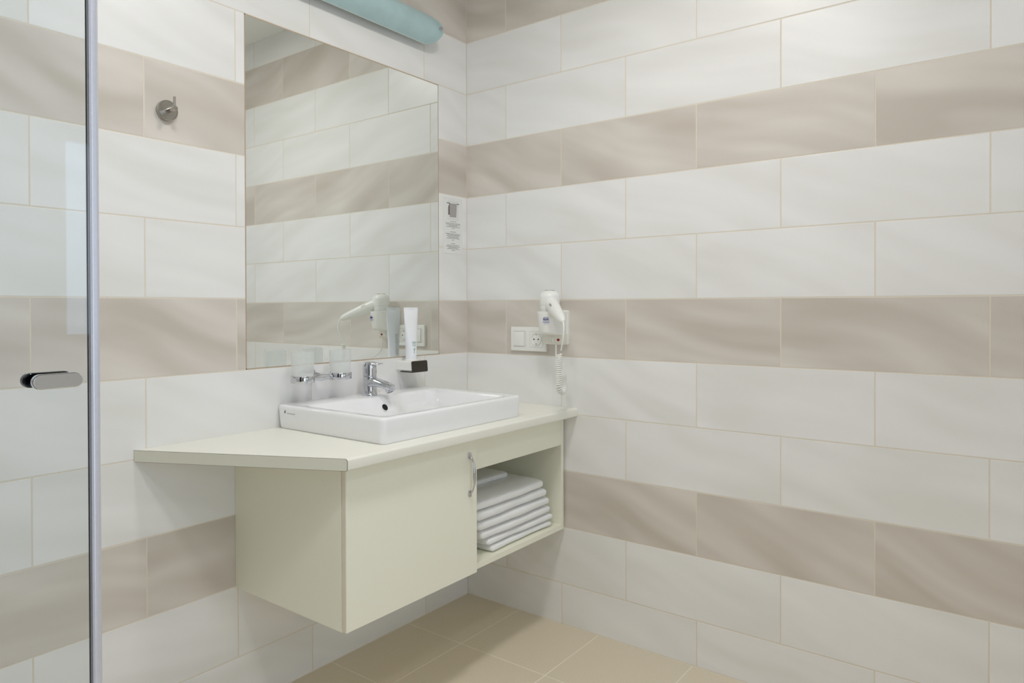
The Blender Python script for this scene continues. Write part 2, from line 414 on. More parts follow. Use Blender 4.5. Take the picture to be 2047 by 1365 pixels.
# bow handle
hx = -0.5456
bm = bmesh.new()
pth = bez((hx, DF-0.001, 0.7025), (hx, DF-0.022, 0.685), (hx, DF-0.0215, 0.665), (hx, DF-0.0205, 0.6435), 12)
pth += bez((hx, DF-0.0205, 0.6435), (hx, DF-0.0215, 0.622), (hx, DF-0.022, 0.602), (hx, DF-0.001, 0.5845), 12)[1:]
R = [0.0042+0.0016*math.exp(-((i-12)/4.5)**2)-0.0012*math.exp(-((abs(i-12)-7)/3.0)**2) for i in range(len(pth))]
tube(bm, pth, R, 12, True, 0.62, 1.0)
hd = mk('handle', bm, 'chrome', door, smooth=True, label='chrome bow handle')
for zz, s in ((0.6985, 1), (0.5885, -1)):
    bm = bmesh.new()
    prism(bm, [(x, z) for x, z in rrect(hx, zz, 0.0052, 0.0098, 0.0045, 5)], lambda x, z: Vector((x, DF, z)), lambda x, z: Vector((x*1.0, DF-0.0052, z)))
    mk('handle_foot', bm, 'chrome', door, smooth=True)

# ------------------------------------------------------------------ worktop with angled left end and rounded front nose
TZ, TB = 0.7762, 0.7470
YF = -0.5085
XL, XC = -1.2700, -1.0195
t = thing('vanity_worktop', 'cream laminate worktop with an angled left end below the mirror', 'worktop', (-0.55, 0, TB))
bm = bmesh.new()
prof = [(-0.0003, TB), (-0.0003, TZ)]
r = 0.007
for i in range(7):
    a = math.pi/2*i/6; prof.append((YF+r-r*math.sin(a), TZ-r+r*math.cos(a)))
r2 = 0.004
for i in range(5):
    a = math.pi/2*i/4; prof.append((YF+r2-r2*math.cos(a), TB+r2-r2*math.sin(a)))
def xe(y): return XL + (XC-XL)*(y/YF)
loft(bm, [[Vector((xe(y)+0.0005, y, z)) for y, z in prof], [Vector((-0.0006, y, z)) for y, z in prof]])
mk('worktop_board', bm, 'worktop', t, smooth=True)
nrm = Vector((YF, -(XC-XL), 0)).normalized()
bm = bmesh.new()
ins = [(y*0.996-0.0008, TB+0.0008+(z-TB)*0.945) for y, z in prof]
loft(bm, [[Vector((xe(y), y, z))+nrm*0.0 for y, z in ins], [Vector((xe(y), y, z))+nrm*0.0012 for y, z in ins]])
mk('edge_band', bm, 'edge', t, label='pale edge band on the cut end')
bm = bmesh.new()
loft(bm, [[Vector((xe(y), y, z))+nrm*0.0002 for y, z in prof], [Vector((xe(y), y, z))+nrm*0.0004 for y, z in prof]])
mk('edge_seam', bm, 'seam', t, label='thin dark glue line around the edge band')

# ------------------------------------------------------------------ basin
BX0, BX1, BYF = -0.8640, -0.2640, -0.4600
BT = 0.8455
bcx, bcy = (BX0+BX1)/2, (BYF-0.0015)/2
hx_, hy_ = (BX1-BX0)/2, (-0.0015-BYF)/2
t = thing('washbasin', 'white rectangular ceramic washbasin standing on the cream worktop', 'washbasin', (bcx, bcy, TZ))
NC = 10
def ring(cx, cy, hx, hy, r, z, n=NC): return [Vector((x, y, z)) for x, y in rrect(cx, cy, hx, hy, r, n)]
def bulge(pts, amt):
    o = []
    for p in pts:
        w = math.exp(-((p.x+0.557)/0.075)**4) if p.y > -0.20 else 0
        o.append(Vector((p.x, p.y-amt*w, p.z)))
    return o
def refine(pts, k=5):
    """extra points along every side so that the faucet bank can bulge smoothly"""
    n = len(pts); o = []
    for i in range(n):
        a, b = pts[i], pts[(i+1) % n]
        m_ = 26 if i % (NC+1) == NC else 1
        for q in range(m_): o.append(a.lerp(b, q/m_))
    return o
rings = []
for hx2, hy2, r, z in ((-0.012, -0.010, 0.012, TZ+0.0002), (-0.0065, -0.006, 0.014, TZ+0.0008), (-0.0035, -0.004, 0.016, TZ+0.006), (0.0, 0.0, 0.018, BT-0.010), (-0.0006, -0.0006, 0.018, BT-0.005), (-0.0024, -0.0024, 0.017, BT-0.002), (-0.006, -0.006, 0.014, BT-0.0003), (-0.0095, -0.0095, 0.011, BT)):
    rings.append(refine(ring(bcx, bcy + (hy2*0.0), hx_+hx2, hy_+hy2, r, z)))
ix0, ix1, iy0, iy1 = -0.838, -0.300, -0.4365, -0.0900
icx, icy, ihx, ihy = (ix0+ix1)/2, (iy0+iy1)/2, (ix1-ix0)/2, (iy1-iy0)/2
for o_, r, z, bu in ((0.0, 0.032, BT-0.0002, 0.022), (0.003, 0.031, BT-0.0012, 0.023), (0.007, 0.030, BT-0.0045, 0.024), (0.011, 0.030, BT-0.012, 0.026), (0.020, 0.036, BT-0.034, 0.030), (0.030, 0.040, BT-0.050, 0.030), (0.046, 0.05, BT-0.060, 0.026), (0.075, 0.05, BT-0.0645, 0.014), (0.12, 0.03, BT-0.0665, 0.0)):
    rings.append(bulge(refine(ring(icx, icy, ihx-o_, ihy-o_, r, z)), bu))
n0 = len(rings[0]); rings = [q for q in rings]
bm = bmesh.new(); loft(bm, rings)
mk('basin_bowl', bm, 'ceramic', t, smooth=True)
bm = bmesh.new(); lathe(bm, [(0.030, 0), (0.032, 0.0015), (0.028, 0.004), (0.010, 0.0046), (0.0005, 0.0046)], (-0.557, -0.265, BT-0.0668), n=28)
mk('drain', bm, 'chrome', t, smooth=True)
on = Vector((0.0, -0.86, 0.51)).normalized(); ov = Vector((-0.5650, -0.1388, 0.8114))+on*0.0032
bm = bmesh.new(); lathe(bm, [(0.0135, -0.006), (0.0135, 0.0012), (0.0118, 0.0018), (0.0108, 0.0010)], ov, on, 28, True, False); mk('overflow_ring', bm, 'ceramic', t, smooth=True)
bm = bmesh.new(); lathe(bm, [(0.0110, -0.004), (0.0110, 0.0011), (0.0004, 0.0009)], ov, on, 28); mk('painted_overflow_shade', bm, 'hole', t, label='dark round disc painted as the shade in the overflow')
bm = text_bm('R', 0.0125, (-0.8637, -0.0420, 0.8265), (0, -1, 0), (0, 0, 1), 0.0003, 0.35); mk('maker_mark', bm, 'ink', t, label='small dark printed maker mark')
bm = bmesh.new(); random.seed(3); y = -0.052
while y > -0.086:
    w_ = random.uniform(0.0025, 0.0045); box(bm, (-0.8640, y-w_, 0.8222), (-0.8635, y, 0.8238)); y -= w_+0.0016
mk('maker_name', bm, 'ink_grey', t)

# ------------------------------------------------------------------ mixer tap
fx, fy, fz = -0.5555, -0.0600, BT
t = thing('mixer_tap', 'chrome single-lever mixer tap on the back rim of the washbasin', 'tap', (fx, fy, fz))
bm = bmesh.new(); lathe(bm, [(0.0245, 0.0), (0.0245, 0.004), (0.0232, 0.0055), (0.0226, 0.030), (0.0224, 0.058), (0.0220, 0.0615), (0.0195, 0.063)], (fx, fy, fz), n=40); body = mk('tap_body', bm, 'chrome', t, smooth=True)
# spout: broad at the body, flattened and falling to the outlet
bm = bmesh.new(); rg = []
for s, zc, hw, hh in ((-0.004, 0.040, 0.0190, 0.0200), (0.020, 0.043, 0.0205, 0.0165), (0.040, 0.0425, 0.0195, 0.0130), (0.065, 0.039, 0.0180, 0.0118), (0.088, 0.0345, 0.0168, 0.0112), (0.102, 0.031, 0.0155, 0.0100), (0.108, 0.029, 0.0120, 0.0070)):
    rg.append([Vector((fx+hw*math.copysign(abs(math.cos(a))**0.8, math.cos(a)), fy-s, fz+zc+hh*math.copysign(abs(math.sin(a))**0.8, math.sin(a)))) for a in [2*math.pi*k/24 for k in range(24)]])
loft(bm, rg); mk('spout', bm, 'chrome', t, smooth=True)
ac = Vector((fx, fy-0.093, fz+0.0225)); an = Vector((0, -0.42, -0.91))
bm = bmesh.new(); lathe(bm, [(0.0120, -0.006), (0.0120, 0.006), (0.0112, 0.0075), (0.0098, 0.0075), (0.0095, 0.0045)], ac, an, 28, True, False); aer = mk('aerator', bm, 'chrome', t, smooth=True)
bm = bmesh.new(); lathe(bm, [(0.0096, 0.003), (0.0094, 0.0048), (0.0003, 0.0048)], ac, an, 24); mk('aerator_screen', bm, 'black', aer)
bm = bmesh.new(); lathe(bm, [(0.0190, 0.0605), (0.0225, 0.0640), (0.0226, 0.0850), (0.0222, 0.0985), (0.0195, 0.1050), (0.010, 0.1085), (0.0005, 0.1095)], (fx, fy, fz), n=40); lev = mk('lever', bm, 'chrome', t, smooth=True)
bm = bmesh.new(); rg = []
for s, zc, hw, hh in ((-0.012, 0.1035, 0.013, 0.0050), (0.010, 0.1050, 0.0150, 0.0048), (0.026, 0.1030, 0.0135, 0.0036), (0.042, 0.1030, 0.0115, 0.0026), (0.054, 0.1045, 0.0085, 0.0019), (0.060, 0.1055, 0.0045, 0.0012)):
    rg.append([Vector((fx+hw*math.cos(a), fy-s, fz+zc+hh*math.sin(a))) for a in [2*math.pi*k/20 for k in range(20)]])
loft(bm, rg); mk('lever_grip', bm, 'chrome', lev, smooth=True)
bm = bmesh.new(); tube(bm, [(fx, fy+0.030, fz-0.001), (fx, fy+0.030, fz+0.026)], 0.0022, 10); lathe(bm, [(0.0005, 0.026), (0.004, 0.0275), (0.0046, 0.031), (0.003, 0.0345), (0.0004, 0.0355)], (fx, fy+0.030, fz), n=16); mk('pop_up_rod', bm, 'chrome', t, smooth=True)

# ------------------------------------------------------------------ tumbler holder with two frosted tumblers
GLX, GRX, GY = -0.8200, -0.6820, -0.0682
RZ0 = 0.9200
t = thing('tumbler_holder', 'chrome double tumbler holder on the tiled wall left of the tap', 'tumbler holder', (-0.751, 0, RZ0))
bm = bmesh.new(); lathe(bm, [(0.0235, 0.0), (0.0235, 0.006), (0.0215, 0.009), (0.0005, 0.0095)], (-0.7510, 0, RZ0+0.006), (0, -1, 0), 36); mk('wall_disc', bm, 'chrome', t, smooth=True)
bm = bmesh.new(); tube(bm, [(-0.7510, -0.008, RZ0+0.006), (-0.7510, -0.040, RZ0+0.004), (-0.7510, GY-0.006, RZ0)], [0.010, 0.0095, 0.0095], 20); mk('post', bm, 'chrome', t, smooth=True)
bm = bmesh.new(); tube(bm, [(GLX+0.034, GY, RZ0-0.001), (-0.775, GY, RZ0), (-0.751, GY, RZ0), (-0.727, GY, RZ0), (GRX-0.034, GY, RZ0-0.001)], [0.0065, 0.0075, 0.0105, 0.0075, 0.0065], 20); mk('cross_bar', bm, 'chrome', t, smooth=True)
for gx in (GLX, GRX):
    bm = bmesh.new()
    a, b, z0, z1 = 0.0322, 0.0350, RZ0-0.0105, RZ0+0.0095
    rg = [[Vector((gx+q*math.cos(2*math.pi*k/48), GY+q*math.sin(2*math.pi*k/48), z)) for k in range(48)] for q, z in ((a, z0), (b-0.0006, z0), (b, z0+0.0008), (b, z1-0.0008), (b-0.0006, z1), (a, z1), (a, z0))]
    loft(bm, rg, False, False); bmesh.ops.remove_doubles(bm, verts=bm.verts, dist=1e-6)
    mk('ring', bm, 'chrome', t, smooth=True)
for gx, lab in ((GLX, 'frosted glass tumbler in the left chrome ring'), (GRX, 'frosted glass tumbler in the right chrome ring nearest the tap')):
    g = thing('tumbler', lab, 'tumbler', (gx, GY, RZ0-0.010), 'frosted tumblers in the chrome holder')
    bm = bmesh.new()
    prof_ = [(0.0300, RZ0-0.009), (0.0318, RZ0-0.006), (0.0320, RZ0+0.012), (0.0335, 1.0000), (0.0329, 1.0010), (0.0320, 1.0000), (0.0302, RZ0+0.014)]
    lathe(bm, prof_, (gx, GY, 0), n=48, cap0=False, cap1=False); mk('tumbler_wall', bm, 'tumbler', g, smooth=True)
    bm = bmesh.new(); lathe(bm, [(0.0298, RZ0-0.0088), (0.0300, RZ0+0.012), (0.0285, RZ0+0.0145), (0.0004, RZ0+0.0135)], (gx, GY, 0), n=48); mk('tumbler_base', bm, 'tumbler_base', g, smooth=True)

# ------------------------------------------------------------------ soap dispenser: wall bracket holding an upturned tube
DX0, DX1, DY, DZ0, DZ1 = -0.3815, -0.3070, -0.0800, 0.9060, 0.9440
t = thing('dispenser_bracket', 'white wall bracket with dark brown front plate below the mirror', 'soap bracket', ((DX0+DX1)/2, 0, DZ0))
bm = bmesh.new()
loft(bm, [[Vector((x, y+0.0, z)) for x, y, z in ((DX0, -0.0002, DZ0+0.004), (DX1, -0.0002, DZ0+0.004), (DX1, -0.0002, DZ1+0.001), (DX0, -0.0002, DZ1+0.001))], [Vector(v) for v in ((DX0, DY+0.0012, DZ0+0.003), (DX1, DY+0.0012, DZ0+0.003), (DX1, DY+0.0046, DZ1), (DX0, DY+0.0046, DZ1))]])
bmesh.ops.bevel(bm, geom=[e for e in bm.edges if abs(e.verts[0].co.y-e.verts[1].co.y) > 0.02], offset=0.004, segments=3, affect='EDGES')
mk('bracket_body', bm, 'plastic', t, smooth=True)
bm = bmesh.new()
pl_ = [(x, z) for x, z in rrect((DX0+DX1)/2, (DZ0+DZ1)/2, (DX1-DX0)/2+0.0008, (DZ1-DZ0)/2+0.0006, 0.0055, 5)]
prism(bm, pl_, lambda x, z: Vector((x, DY+0.0016+(z-DZ0)*0.09, z)), lambda x, z: Vector((x, DY-0.0014+(z-DZ0)*0.09, z)))
mk('front_plate', bm, 'brown', t, smooth=True, label='dark brown front plate')
bm = bmesh.new(); box(bm, (DX0, DY+0.001, DZ0-0.0008), (DX1, -0.020, DZ0+0.0028), 0.001); mk('bottom_plate', bm, 'brown', t, label='dark brown underside')
TXC, TYC = -0.3510, -0.0437
t = thing('soap_tube', 'white plastic soap tube standing upside down in the wall bracket', 'soap tube', (TXC, TYC, DZ1+0.0005))
bm = bmesh.new(); rg = []
for z, a, b in ((DZ1+0.0006, 0.0188, 0.0188), (0.958, 0.0192, 0.0192), (0.985, 0.0205, 0.0190), (1.020, 0.0240, 0.0165), (1.060, 0.0285, 0.0125), (1.095, 0.0322, 0.0075), (1.118, 0.0340, 0.0032), (1.1195, 0.0342, 0.0016), (1.1300, 0.0343, 0.0013)):
    rg.append([Vector((TXC+a*math.cos(q), TYC+b*math.sin(q), z)) for q in [2*math.pi*k/36 for k in range(36)]])
loft(bm, rg); body = mk('tube_body', bm, 'tube', t, smooth=True)
bm = bmesh.new(); lathe(bm, [(0.0225, DZ1+0.0003), (0.0225, DZ1+0.004), (0.0205, DZ1+0.0055), (0.0196, DZ1+0.0055)], (TXC, TYC, 0), n=36); mk('tube_collar', bm, 'plastic', t, smooth=True)
def tube_y(x, z):
    a = 0.0188+(z-0.95)*0.08; b = 0.0195-(z-0.95)*0.03
    q = max(-0.999, min(0.999, (x-TXC)/max(a, 0.0192))); return TYC-b*math.sqrt(1-q*q)-0.0008
bm = bmesh.new()
for z, x0, x1, h in ((1.0085, -0.363, -0.345, 0.0016), (1.0050, -0.360, -0.3445, 0.0014), (0.9995, -0.361, -0.345, 0.0013), (0.9955, -0.358, -0.3455, 0.0012)):
    x = x0
    while x < x1-0.001:
        w_ = random.uniform(0.002, 0.004); e = min(x+w_, x1); y = min(tube_y(x, z), tube_y(e, z)); box(bm, (x, y-0.0002, z), (e, y+0.0010, z+h)); x = e+0.0009
mk('print_lines', bm, 'green_print', body, label='faint green printed lines')
bm = bmesh.new()
for (x, z, w_, h) in ((-0.3535, 0.976, 0.0012, 0.015), (-0.3555, 0.980, 0.0018, 0.006), (-0.3515, 0.982, 0.0018, 0.006), (-0.3545, 0.972, 0.0026, 0.004)):
    y = tube_y(x, z); box(bm, (x-w_/2, y-0.0002, z), (x+w_/2, y+0.001, z+h), 0.0003)
mk('leaf_mark', bm, 'green_print', body, label='faint green leaf mark')
bm = bmesh.new()
for k in range(13):
    z = 0.966+k*0.0056; w_ = random.uniform(0.008, 0.013); box(bm, (-0.358, TYC+0.0190-(k*0.00036), z), (-0.358+w_, TYC+0.0200-(k*0.00036), z+0.0014))
mk('back_print', bm, 'ink_grey', body, label='small grey print on the back')

# ------------------------------------------------------------------ robe hook
hxc, hzc = -1.1850, 1.6370
t = thing('robe_hook', 'round satin steel robe hook on the taupe tile left of the mirror', 'hook', (hxc, 0, hzc))
bm = bmesh.new(); lathe(bm, [(0.0262, 0.0), (0.0262, 0.0116), (0.0252, 0.0126), (0.0236, 0.0126), (0.0230, 0.0116), (0.0005, 0.0116)], (hxc, 0, hzc), (0, -1, 0), 48); mk('hook_plate', bm, 'steel', t, smooth=True)
bm = bmesh.new(); lathe(bm, [(0.0058, 0.010), (0.0058, 0.0505), (0.0052, 0.0515), (0.0003, 0.0516)], (hxc, 0, hzc-0.001), (0, -1, 0), 24); mk('hook_arm', bm, 'steel', t, smooth=True)
bm = bmesh.new(); tube(bm, [(hxc, -0.0440, hzc+0.002), (hxc, -0.0440, hzc+0.0285), (hxc, -0.0440, hzc+0.0292)], [0.0034, 0.0034, 0.0028], 16); mk('hook_pin', bm, 'steel', t, smooth=True)

# ------------------------------------------------------------------ notice
NX0, NX1, NZ0, NZ1 = -0.1362, -0.0272, 1.3362, 1.5495
t = thing('guest_notice', 'narrow white laminated notice with a towel drawing beside the mirror', 'notice', ((NX0+NX1)/2, 0, NZ0))
bm = bmesh.new(); box(bm, (NX0, -0.0008, NZ0), (NX1, -0.0001, NZ1), 0.0002, 1); mk('sheet', bm, 'paper', t)
def flat(bm, x0, x1, z0, z1, y=-0.0009): box(bm, (x0, y-0.00015, z0), (x1, y, z1))
bm = bmesh.new(); loft(bm, [[Vector((x, y, z)) for x, z in ((-0.1005, 1.5275), (-0.0600, 1.5290), (-0.0626, 1.4765), (-0.1005, 1.4752))] for y in (-0.0009, -0.0011)]); mk('towel_drawing', bm, 'ink_grey', t)
bm = bmesh.new(); loft(bm, [[Vector((x, y, z)) for x, z in ((-0.1035, 1.5255), (-0.1005, 1.5265), (-0.1005, 1.4830), (-0.1090, 1.4830), (-0.1090, 1.5120))] for y in (-0.0009, -0.00112)]); mk('towel_drawing_fold', bm, 'ink_mid', t)
bm = bmesh.new(); flat(bm, -0.1163, -0.0990, 1.5264, 1.5290, -0.0011); mk('rail_drawing', bm, 'ink', t); bm = bmesh.new(); flat(bm, -0.0600, -0.0470, 1.5268, 1.5294, -0.0011); mk('rail_drawing', bm, 'ink', t)
bm = bmesh.new()
for k in range(6): x = -0.1090+k*0.0111; flat(bm, x-0.0003, x+0.0003, 1.5290, 1.5352); flat(bm, x-0.0003, x+0.0003, 1.4665, 1.4755)
for k in range(5): z = 1.4755+k*0.0108; flat(bm, -0.0600, -0.0538, z-0.0003, z+0.0003)
flat(bm, -0.1090, -0.0535, 1.5349, 1.5354); flat(bm, -0.1090, -0.0535, 1.4664, 1.4669); flat(bm, -0.0538, -0.0533, 1.4666, 1.5352)
mk('tile_grid_drawing', bm, 'ink_grey', t)
random.seed(11)
bm = bmesh.new()
for x0, x1, z in ((-0.098, -0.064, 1.4588), (-0.1236, -0.0397, 1.4518), (-0.1229, -0.0405, 1.4471), (-0.1056, -0.0578, 1.4430), (-0.1208, -0.0428, 1.4385), (-0.0896, -0.0719, 1.4325),
                  (-0.0977, -0.0646, 1.4189), (-0.1231, -0.0406, 1.4116), (-0.1150, -0.0430, 1.4075), (-0.1173, -0.0467, 1.4033), (-0.1090, -0.0510, 1.3988), (-0.1181, -0.0445, 1.3945), (-0.0869, -0.0760, 1.3882),
                  (-0.0928, -0.0692, 1.3746), (-0.1153, -0.0469, 1.3679), (-0.1204, -0.0409, 1.3630), (-0.1074, -0.0559, 1.3586), (-0.1154, -0.0462, 1.3546), (-0.0900, -0.0708, 1.3486)):
    x = x0
    while x < x1-0.0015:
        e = min(x1, x+random.uniform(0.004, 0.010)); flat(bm, x, e, z-0.0008, z+0.0008); x = e+0.0013
mk('printed_lines', bm, 'ink_mid', t)

# ------------------------------------------------------------------ switch and socket in one double frame
SY0, SY1, SZ0, SZ1 = -0.2235, -0.3815, 0.9690, 1.0575
t = thing('switch_socket_plate', 'white double wall plate with light switch and power socket left of the hair dryer', 'switch plate', (0, (SY0+SY1)/2, SZ0))
bm = bmesh.new(); box(bm, (-0.0105, SY1, SZ0), (-0.0002, SY0, SZ1), 0.0022, 3, edges=lambda e: min(v.co.x for v in e.verts) < -0.009); mk('frame', bm, 'plastic', t, smooth=True)
szc = (SZ0+SZ1)/2
for yc, nm in ((-0.2640, 'switch_insert'), (-0.3400, 'socket_insert')):
    bm = bmesh.new(); prism(bm, rrect(yc, szc, 0.0282, 0.0282, 0.002, 3), lambda y, z: Vector((-0.0100, y, z)), lambda y, z: Vector((-0.0112, y, z)))
    o = mk(nm, bm, 'plastic', t)
    bm = bmesh.new(); prism(bm, rrect(yc, szc, 0.0290, 0.0290, 0.0025, 3), lambda y, z: Vector((-0.0100, y, z)), lambda y, z: Vector((-0.01065, y, z))); mk('painted_gap_shade', bm, 'gap_shade', o)
    if nm == 'switch_insert':
        bm = bmesh.new(); prism(bm, rrect(yc, szc, 0.0232, 0.0268, 0.0012, 3), lambda y, z: Vector((-0.0110, y, z)), lambda y, z: Vector((-0.01135, y, z))); mk('painted_rocker_shade', bm, 'gap_shade', o)
        bm = bmesh.new(); box(bm, (-0.0140, yc-0.0225, szc-0.0260), (-0.0108, yc+0.0225, szc+0.0260), 0.0012, 2); mk('rocker', bm, 'plastic', o, smooth=True)
    else:
        bm = bmesh.new(); q_ = bmesh.new(); lathe(q_, [(0.0224, 0.0105), (0.0236, 0.0105), (0.0236, 0.01145), (0.0224, 0.01145)], (0, yc, szc), (-1, 0, 0), 40, False, False); mk('painted_well_shade', q_, 'gap_shade', o, smooth=True); rgs = [(0.0225, 0.0098), (0.0225, 0.0135), (0.0216, 0.0140), (0.0204, 0.0136), (0.0198, 0.0114), (0.0004, 0.0114)]
        lathe(bm, rgs, (0, yc, szc), (-1, 0, 0), 40); s = mk('socket_well', bm, 'plastic', t, smooth=True)
        for dy in (-0.0095, 0.0095):
            bm = bmesh.new(); lathe(bm, [(0.0027, 0.0105), (0.0027, 0.01165), (0.0003, 0.0117)], (0, yc+dy, szc), (-1, 0, 0), 16); mk('painted_contact_shade', bm, 'hole', s)
        for dz in (-0.0170, 0.0170):
            bm = bmesh.new(); box(bm, (-0.0128, yc-0.0030, szc+dz-0.0012), (-0.0112, yc+0.0030, szc+dz+0.0012), 0.0003); mk('earth_clip', bm, 'steel', s)

# ------------------------------------------------------------------ wall holder of the hair dryer
HY = -0.4320
t = thing('hair_dryer_holder', 'white wall holder with red indicator lamp carrying the hair dryer', 'hair dryer holder', (0, HY, 0.997))
bm = bmesh.new(); box(bm, (-0.0180, HY-0.0440, 0.9970), (-0.0002, HY+0.0440, 1.1190), 0.007, 4, edges=lambda e: min(v.co.x for v in e.verts) < -0.017 or abs(e.verts[0].co.x-e.verts[1].co.x) > 0.01); mk('back_plate', bm, 'plastic', t, smooth=True)
bm = bmesh.new()
pl_ = rrect(-0.0190, HY, 0.0175, 0.0425, 0.009, 5)
loft(bm, [[Vector((x, y, z)) for x, y in rrect(-0.0185, HY, s1, s2, 0.008, 5)] for s1, s2, z in ((0.0120, 0.0385, 0.9980), (0.0160, 0.0420, 1.0030), (0.0175, 0.0425, 1.0120), (0.0178, 0.0425, 1.0360))])
mk('lower_housing', bm, 'plastic_warm', t, smooth=True)
def cup_ring(z, cxx, rr, back=-0.016, n=28):
    o = [Vector((back, HY-rr, z))]
    for k in range(n+1):
        a = -math.pi/2 - math.pi*k/n
        o.append(Vector((cxx+rr*math.cos(a), HY+rr*math.sin(a), z)))
    o.append(Vector((back, HY+rr, z))); return o
bm = bmesh.new()
rg = []
for z, cxx, rr in ((1.0300, -0.050, 0.0385), (1.0310, -0.051, 0.0400), (1.0350, -0.0525, 0.0408), (1.0750, -0.0570, 0.0420), (1.1120, -0.0605, 0.0432), (1.1145, -0.0605, 0.0428), (1.1150, -0.0605, 0.0415), (1.1130, -0.0605, 0.0402), (1.0700, -0.0580, 0.0392)):
    rg.append(cup_ring(z, cxx, rr))
for q in rg[:3]:
    for v in q: v.z += 0.010*max(0.0, min(1.0, (-v.x-0.03)/0.07))
loft(bm, rg); mk('cup', bm, 'plastic', t, smooth=True)
bm = bmesh.new(); lathe(bm, [(0.0046, 0.0), (0.0046, 0.0016), (0.0034, 0.0030), (0.0003, 0.0034)], (-0.0345, -0.4515, 1.0150), (-1, 0, 0), 24)
for v in bm.verts: v.co.y = -0.4515+(v.co.y+0.4515)*1.35
mk('indicator_lamp', bm, 'red', t, smooth=True, label='small oval red indicator lamp')
bm = bmesh.new(); box(bm, (-0.0385, -0.4330, 1.0065), (-0.0340, -0.4190, 1.0235), 0.0012, 2); sw = mk('rocker_switch', bm, 'plastic', t, smooth=True)
bm = bmesh.new(); box(bm, (-0.0388, -0.4265, 1.0070), (-0.0380, -0.4258, 1.0230)); mk('switch_line', bm, 'ink_grey', sw)
# print on the cup front
lc = Vector((-0.0590, HY, 1.085)); la = math.radians(196); ldir = Vector((math.cos(la), math.sin(la), 0))
lp = lc+ldir*0.0432; lr = Vector((ldir.y, -ldir.x, 0)); lr = lr if lr.y < 0 else -lr
bm = text_bm('BaiK', 0.0115, lp+ldir*0.0004+Vector((0, 0, 0.003)), lr, (0, 0.0, 1), 0.0006); mk('logo', bm, 'blue', t, label='small blue printed logo')
bm = bmesh.new()
for k, (zz, n_) in enumerate(((0.0100, 3), (-0.0055, 5), (-0.0082, 4))):
    for i in range(n_):
        c = lp+lr*((i-(n_-1)/2)*0.0052)+ldir*0.0004+Vector((0, 0, zz))
        q = bmesh.new(); bmesh.ops.create_cube(q, size=1)
        for v in q.verts: v.co = c+lr*(v.co.x*0.0042)+ldir*(v.co.y*0.001)+Vector((0, 0, v.co.z*0.0016))
        merge(bm, q)
mk('logo_small_print', bm, 'blue_soft', t)

# ------------------------------------------------------------------ hair dryer with spiral cord
hc = Vector((-0.0575, -0.4305, 0)); HR = 0.0365
t = thing('hair_dryer', 'white hair dryer with spiral cord hanging in the wall holder', 'hair dryer', (hc.x, hc.y, 1.06))
bm = bmesh.new(); lathe(bm, [(0.0280, 1.0715), (0.0302, 1.0760), (0.0335, 1.110), (0.0345, 1.136), (0.0338, 1.1367), (0.0338, 1.1375), (0.0352, 1.138), (HR, 1.156), (HR, 1.167), (0.0345, 1.1745), (0.0300, 1.1790)], (hc.x, hc.y, 0), n=44); head = mk('dryer_head', bm, 'plastic', t, smooth=True)
bm = bmesh.new(); lathe(bm, [(0.0312, 1.1770), (0.0285, 1.1815), (0.0210, 1.1862), (0.0110, 1.1888), (0.0005, 1.1895)], (hc.x, hc.y, 0), n=40); cap = mk('intake_grille', bm, 'plastic', head, smooth=True)
bm = bmesh.new()
for k in range(22):
    a = 2*math.pi*k/22
    q = bmesh.new(); bmesh.ops.create_cube(q, size=1)
    for v in q.verts: v.co = Vector((v.co.x*0.0050+0.0165, v.co.y*0.0018, v.co.z*0.0012+1.1874-v.co.x*0.0020))
    bmesh.ops.rotate(q, verts=q.verts, cent=(0, 0, 0), matrix=Matrix.Rotation(a, 3, 'Z')); bmesh.ops.translate(q, verts=q.verts, vec=(hc.x, hc.y, 0)); merge(bm, q)
mk('intake_slots', bm, 'ink_mid', head, label='ring of small dark intake slots')
he = Vector((-0.1688, -0.5586, 1.0822)); h0 = Vector((hc.x, hc.y, 1.1490))
hdir = (he-h0).normalized()
bm = bmesh.new()
pts = [h0+(he-h0)*s for s in (0.0, 0.16, 0.34, 0.55, 0.78, 0.92, 0.97, 1.0)]
tube(bm, pts, [0.0270, 0.0268, 0.0252, 0.0222, 0.0178, 0.0135, 0.0095, 0.0050], 24, True, 1.0, 0.88); hnd = mk('handle', bm, 'plastic', t, smooth=True)
sd = Vector((-0.72, 0.0, 0.35)); sd = (sd-hdir*sd.dot(hdir)).normalized()
bm = bmesh.new()
mid = h0+(he-h0)*0.40; up_ = sd; side = hdir.cross(up_)
for i, (dl, w_) in enumerate(((-0.008, 0.007), (-0.003, 0.0045), (0.002, 0.008), (0.007, 0.006))):
    q = bmesh.new(); bmesh.ops.create_cube(q, size=1)
    for v in q.verts: v.co = mid+hdir*(dl+v.co.y*0.0012)+side*(v.co.x*w_)+up_*(0.0240-dl*0.15+v.co.z*0.0016)
    merge(bm, q)
mk('rating_print', bm, 'ink_grey', hnd)
bm = bmesh.new()
hook = [he-hdir*0.014+Vector((0, 0, 0.006))+Vector((math.cos(a)*0.0, 0, 0))+hdir*(0.007*math.cos(a))+Vector((0, 0, 0.007*math.sin(a))) for a in [math.pi*k/12 for k in range(13)]]
tube(bm, hook, 0.0014, 8); mk('hanging_loop', bm, 'plastic', hnd, smooth=True)
